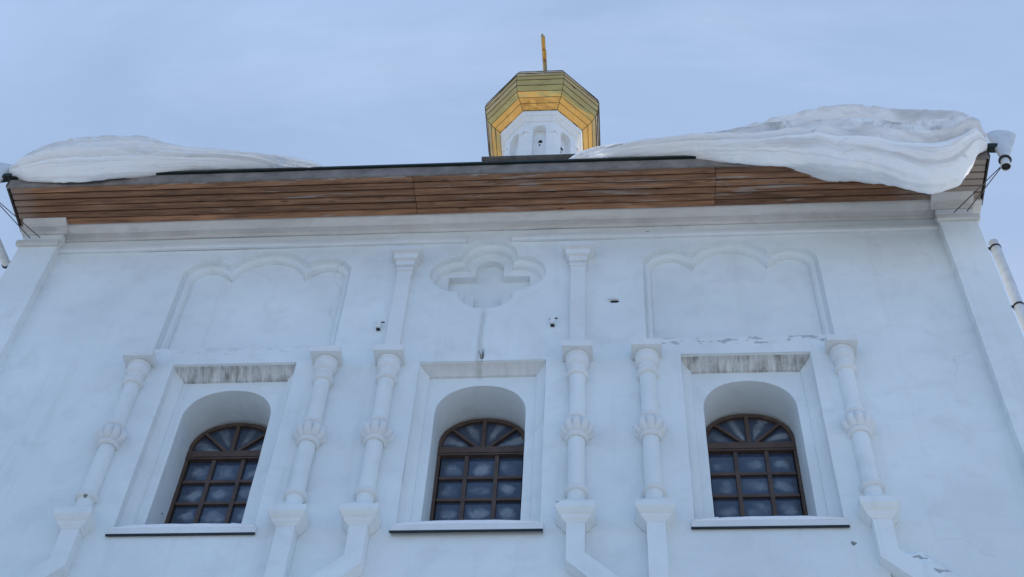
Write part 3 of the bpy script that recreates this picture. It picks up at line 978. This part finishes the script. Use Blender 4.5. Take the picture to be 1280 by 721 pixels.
def drift(name, lip, crest, x0, x1, label, seed, ns, VB):
    V = []; F = []; npr = None; AT = []
    S = Vector((seed, seed*2.3, 0))
    for i in range(ns+1):
        x = x0+(x1-x0)*i/ns
        endf = min(1.0, (x-x0)/0.18, (x1-x)/0.12)
        zl, zc = interp(lip, x), interp(crest, x)
        hang = max(0.0, 13.50-zl)
        th = max(0.02, zc-13.5)
        yl = -0.80-min(0.16, hang*0.35)
        yc = -0.80+min(0.25, 0.18*th)
        bel = min(0.34, 0.10+0.22*th*min(1, th))*max(0.15, endf)
        zm = zl+(zc-zl)*0.45
        P = [(-0.55, 13.58), (-0.775, min(13.56, zl+0.12)), (yl+0.05, zl+0.005), (yl-0.03, zl+0.01), (yl-0.06-bel*0.62, zl+0.02+(zc-zl)*0.13), (yl-0.05-bel*0.80, zl+0.02+(zc-zl)*0.22), (-0.82-bel, zm), (-0.81-bel*0.75, zl+(zc-zl)*0.72), (yc-0.06, zc-0.03*th-0.005), (yc+0.08, zc)]
        yb = yc+0.9; P.append((yb, max(roof_z(yb)+0.02, zc+0.02)-0.0 if False else roof_z(yb)+0.25*th))
        P.append((yb+1.1, roof_z(yb+1.1)-0.03))
        C = catmull(P, 20)
        npr = len(C)
        for k, (y, z) in enumerate(C):
            w_ = Vector((x*0.55, y*0.6, z*1.0))+S
            lay = z*7.0+noise.noise(Vector((x*0.45, 0.3, z*0.8))+S)*3.2
            ul = (z-zl)/max(0.05, zc-zl)
            uu = (z-VB)/max(0.25, zc-VB)
            lay = ul*4.6+0.55*noise.noise(Vector((x*0.42, seed, 1.0)))+0.22*noise.noise(Vector((x*1.4, seed, ul*2)))+0.08*noise.noise(Vector((x*5, seed, ul*6)))+seed
            fr = lay-math.floor(lay)
            saw = (1-fr)**1.2 if fr > 0.10 else fr/0.10*0.88
            saw2 = (lay*2.7) % 1.0
            lm = 0.75+0.8*noise.noise(Vector((x*0.5, math.floor(lay)*3.7, seed)))
            d = 0.20*(saw-0.4)*max(0.1, lm)*min(1, max(0, (ul-0.10)*6))*min(1, max(0.15, (1.0-ul)*7))
            d += 0.045*noise.noise(w_*1.4)+0.018*noise.noise(w_*6)+0.009*noise.noise(w_*17)
            amp = min(1.0, 0.10+(zc-zl)*1.0)*(1.0 if 1 < k < npr-30 else 0.2)
            lipn = 0.0
            if 20 < k < 88:
                lipn = 0.055*noise.noise(Vector((x*2.6, seed, 0)))+0.028*noise.noise(Vector((x*8.0, seed, 2)))
            AT.append(ul+0.1*noise.noise(Vector((x*0.42, seed, 1.0))) if k > 24 else 2.0)
            pull = min(1.0, min((x1-x)/0.9 if x0 < -3 else 1, (x-x0)/0.7 if x0 > -3 else 1))
            amp *= 0.15+0.85*pull; y += (1-pull)**2*0.14
            V.append((x, y-d*amp*1.5, z+lipn*min(1, hang*4+0.15)*max(0, 1-(z-zl)/0.15)))
    for i in range(ns):
        for k in range(npr-1):
            a = i*npr+k
            F.append((a, a+1, a+npr+1, a+npr))
    F.append(tuple(range(npr))); F.append(tuple(ns*npr+k for k in reversed(range(npr))))
    o = obj(name, V, F, M['snow'], None, smooth=True, org=(x0, -0.5, 13.5), attr=AT)
    return tag(o, label, 'snow', 'snow drifts on the church roof')
#LIPS
LIP_L = [(-6.89, 13.60), (-6.75, 13.46), (-6.55, 13.40), (-6.40, 13.43), (-6.25, 13.36), (-6.05, 13.31), (-5.90, 13.33), (-5.75, 13.37), (-5.5, 13.43), (-5.25, 13.49), (-5.0, 13.53), (-4.7, 13.56), (-3.4, 13.57)]
CR_L = [(-6.89, 13.64), (-6.70, 13.86), (-6.45, 14.01), (-6.18, 14.11), (-5.9, 14.18), (-5.6, 14.19), (-5.3, 14.12), (-5.0, 13.97), (-4.7, 13.86), (-4.3, 13.79), (-3.95, 13.67), (-3.65, 13.57), (-3.4, 13.52), (-3.2, 13.50)]
LIP_R = [(-0.36, 13.56), (0.9, 13.53), (1.3, 13.38), (1.6, 13.25), (1.9, 13.22), (2.15, 13.13), (2.4, 12.98), (2.65, 12.83), (2.9, 12.74), (3.1, 12.60), (3.32, 12.51), (3.48, 12.53), (3.65, 12.66), (3.80, 12.84), (3.93, 13.06), (4.02, 13.30), (4.12, 13.58)]
CR_R = [(-0.50, 13.50), (-0.36, 13.54), (0.0, 13.59), (0.4, 13.68), (0.9, 13.82), (1.25, 13.91), (1.7, 14.05), (2.1, 14.17), (2.45, 14.27), (2.77, 14.34), (3.1, 14.33), (3.5, 14.34), (3.8, 14.28), (3.95, 14.17), (4.06, 13.97), (4.12, 13.68)]
drift('snow_drift', LIP_L, CR_L, -6.89, -3.20, 'low rounded snow drift tapering away along the left end of the eave', 3.1, 240, 13.15)
drift('snow_drift', LIP_R, CR_R, -0.50, 4.12, 'large layered snow drift drooping over the right end of the wooden eave', 8.7, 320, 12.75)

# old snow still lying on the upper slope, below the cupola
V = []; F = []; nx, ny = 60, 16
for j in range(ny+1):
    for i in range(nx+1):
        t_ = j/ny
        y = 1.3+0.25*noise.noise(Vector((i*0.17, 0, 4)))*(1-t_)+t_*(4.5-1.3)
        k_ = (y+0.785)/5.385
        xa, xb = XE0+(rl[0]-XE0)*k_, XE1+(rr2[0]-XE1)*k_
        x = xa+(xb-xa)*i/nx
        ed = min(1, 8*t_)*min(1, 6*i/nx, 6*(1-i/nx))
        V.append((x, y, roof_z(y)-0.01+(0.14+0.06*noise.noise(Vector((x*0.8, y*0.8, 2))))*ed))
for j in range(ny):
    for i in range(nx):
        q = j*(nx+1)+i; F.append((q, q+1, q+nx+2, q+nx+1))
tag(obj('roof_snow', V, F, M['cleansnow'], None, smooth=True, org=(-1.24, 3, 14.6)), 'old snow sheet on the upper roof slope around the cupola foot', 'snow')

# snow lying on the window sills
for cx, lb in zip(WX, ('thin strip of snow on the sill of the window left of the quatrefoil', 'thin strip of snow on the middle window sill, under the quatrefoil',
                       'thin strip of snow on the sill of the window below the big drift')):
    s = MB(); R = []
    ns = 60
    for i in range(ns+1):
        u = -0.655+1.31*i/ns
        h = 0.040*max(0.0, 1-(abs(u)/0.62)**3)+0.010+0.008*noise.noise(Vector((cx*3+u*5, 0, 1)))
        R.append([(cx+u, -0.046, 8.676), (cx+u, -0.052, 8.682+h*0.3), (cx+u, -0.04, 8.688+h*0.8), (cx+u, -0.01, 8.70+h), (cx+u, 0.06, 8.725+h*0.8), (cx+u, 0.14, 8.733)])
        if abs(u) > 0.42:
            R[-1] = [(x, min(y, -0.004 if cx > -3 and cx < 0 else -0.032), z if y < 0.02 else z-0.03) for x, y, z in R[-1]]
    s.rings(R, False)
    n = len(R[0]); s.add(R[0], [tuple(range(n))]); s.add(R[-1], [tuple(range(n))])
    tag(s.build('sill_snow', M['cleansnow'], None, smooth='auto', org=(cx, 0, 8.7)), lb, 'snow', 'snow on the window sills')

# crusted snow on the sloping tops of two column pedestals
def crust(x0, z0, x1, z1, h, label, seed):
    V = []; F = []; n = 40; m_ = 16
    for i in range(n+1):
        t_ = i/n
        x, z = x0+(x1-x0)*t_, z0+(z1-z0)*t_
        e_ = math.sin(PI*min(1, max(0, t_)))**0.5
        for k in range(m_+1):
            a = PI*k/m_
            hh = h*e_*(1+0.5*noise.noise(Vector((t_*4, k*0.25, seed)))+0.35*noise.noise(Vector((t_*11, k*0.6, seed))))
            off = math.sin(a)*hh
            y = -0.065+math.cos(a)*0.075*max(0.15, e_)+0.012*noise.noise(Vector((t_*8, k*0.5, seed+3)))
            V.append((x+off*0.68, y, z-0.02+off*0.73))
    for i in range(n):
        for k in range(m_):
            a = i*(m_+1)+k; F.append((a, a+1, a+m_+2, a+m_+1))
    F.append(tuple(range(m_+1))); F.append(tuple(n*(m_+1)+k for k in range(m_+1)))
    tag(obj('snow_crust', V, F, M['crumble'], None, smooth='auto', org=(x0, 0, z0)), label, 'snow')
crust(2.30, 8.26, 2.80, 7.78, 0.15, 'lumpy crust on the slanting pedestal under the rightmost window column', 2.0)
crust(-0.29, 8.25, 0.10, 7.86, 0.035, 'thin crust on the slanting pedestal right of the middle window', 5.0)

# ------------------------------------------------------------------ rain funnels, rods, pipes
def funnel(top, bot, label, ends, spout):
    top, bot = Vector(top), Vector(bot)
    ax = (bot-top); Lh = ax.length; ax.normalize()
    u = ax.cross(Vector((0, 1, 0))).normalized(); w = ax.cross(u)
    def ringat(t_, r, n=28): return [tuple(top+ax*(Lh*t_)+(u*math.cos(2*PI*i/n)+w*math.sin(2*PI*i/n)*(1-0.55*max(0, (0.75-t_)/0.75)))*r) for i in range(n)]
    f_ = MB()
    f_.rings([ringat(0.03, 0.140), ringat(0, 0.146), ringat(-0.008, 0.158), ringat(0.0, 0.160), ringat(0.03, 0.155), ringat(0.70, 0.050), ringat(0.74, 0.047), ringat(0.82, 0.047), ringat(1.0, 0.056), ringat(1.0, 0.048)])
    f_.add(ringat(0.03, 0.140), [tuple(range(28))]); 
    o = f_.build('rain_funnel', M['zinc'], None, smooth='auto', org=tuple(bot))
    tag(o, label, 'rain funnel', 'rain funnels at the eave ends')
    v_ = MB(); v_.add(ringat(0.97, 0.0478), [tuple(range(28))]); v_.build('outlet', M['dark'], o, org=tuple(bot))
    c_ = MB(); c_.rings([ringat(0.775, 0.046), ringat(0.775, 0.066), ringat(0.80, 0.070), ringat(0.815, 0.066), ringat(0.815, 0.046)])
    c_.build('collar', M['strap'], o, org=tuple(bot))
    j = top+ax*(Lh*0.86)
    for e_ in ends:
        r_ = MB(); r_.tube([j, e_], 0.0055, 6); r_.build('bracket_rod', M['strap'], o, org=tuple(bot))
    s_ = MB()
    a, b2 = Vector(spout[0]), Vector(spout[1])
    d = (b2-a).normalized(); nrm = Vector((-d.y, d.x, 0))*0.055
    R = []
    for p in (a, b2):
        R.append([tuple(p-nrm+Vector((0, 0, 0.05))), tuple(p-nrm*0.8), tuple(p+nrm*0.8), tuple(p+nrm+Vector((0, 0, 0.05))), tuple(p+nrm*0.8+Vector((0, 0, 0.045))), tuple(p-nrm*0.8+Vector((0, 0, 0.045)))])
    s_.rings(R); s_.add(R[0], [tuple(range(6))]); s_.add(R[1], [tuple(range(6))])
    s_.build('spout', M['roof'], o, org=tuple(bot))
    k_ = MB()
    k_.lathe([(0.138, 0.0), (0.135, 0.02), (0.10, 0.035), (0.03, 0.055), (0.0, 0.058)], 0, 0, 20)
    VV = [top+u*x+w*y*0.45-ax*z*1.0+Vector((0.0, 0, -0.005)) for x, y, z in k_.V]
    sn = obj('funnel_snow', VV, k_.F, M['cleansnow'], None, smooth=True, org=tuple(top))
    return o, sn
o, sn = funnel((4.335, -0.79, 13.735), (4.245, -0.77, 13.12), 'white sheet metal rain funnel at the right end of the eave', [(3.785, -0.157, 13.18), (3.93, -0.157, 13.20)], [(4.13, -0.76, 13.50), (4.26, -0.78, 13.46)])
tag(sn, 'small heap of snow in the white rain funnel beside the large drift', 'snow')
o, sn = funnel((-7.06, -0.80, 13.70), (-7.02, -0.77, 13.12), 'white sheet metal rain funnel cut off by the left edge of the photo', [(-6.70, -0.157, 13.18), (-6.58, -0.157, 13.18)], [(-6.87, -0.76, 13.52), (-7.0, -0.78, 13.46)])
tag(sn, 'small heap of snow in the white rain funnel at the far left', 'snow')

p = MB()
p.tube([(4.262, 0.25, 13.16), (4.262, 0.25, 9.0), (4.262, 0.25, 0.0)], 0.055, 18)
pr = p.build('downpipe', M['zinc'], None, smooth='auto', org=(4.262, 0.25, 0.0))
tag(pr, 'grey vertical downpipe with two dark clamps beside the right corner', 'downpipe')
for z in (13.05, 12.0, 10.4):
    q = MB()
    q.tube([(4.262, 0.25, z-0.013), (4.262, 0.25, z+0.013)], 0.061, 18)
    q.box(4.01, 4.21, 0.24, 0.26, z-0.012, z+0.012)
    q.build('clamp', M['strap'], pr, org=(4.262, 0.25, 0.0))
p = MB()
p.tube([(-7.10, -0.78, 13.06), (-7.10, -0.62, 13.10), (-7.09, 0.22, 13.195)], 0.05, 16)
pl = p.build('downpipe', M['zinc'], None, smooth='auto', org=(-7.09, 0.22, 13.195))
tag(pl, 'short open pipe elbow sticking out past the left corner of the church', 'downpipe')
q = MB(); q.tube([(-7.09, 0.205, 13.193), (-7.09, 0.232, 13.196)], 0.058, 16); q.box(-7.04, -6.80, 0.205, 0.228, 13.18, 13.205)
q.build('clamp', M['strap'], pl, org=(-7.09, 0.22, 13.195))

# a dry weed rooted on the ledge of the middle window
w = MB()
for k in range(4):
    a = random.uniform(-0.05, 0.06); h = random.uniform(0.09, 0.17)
    w.tube([(-1.325+a*0.2, 0.01, 10.985), (-1.325+a*0.6, -0.015, 10.985+h*0.6), (-1.325+a, -0.03, 10.985+h)], [0.005, 0.004, 0.002], 5)
tag(w.build('dry_weed', M['twig'], None, org=(-1.325, 0.0, 10.985)), 'tiny dry weed growing from the wall above the middle window', 'plant')
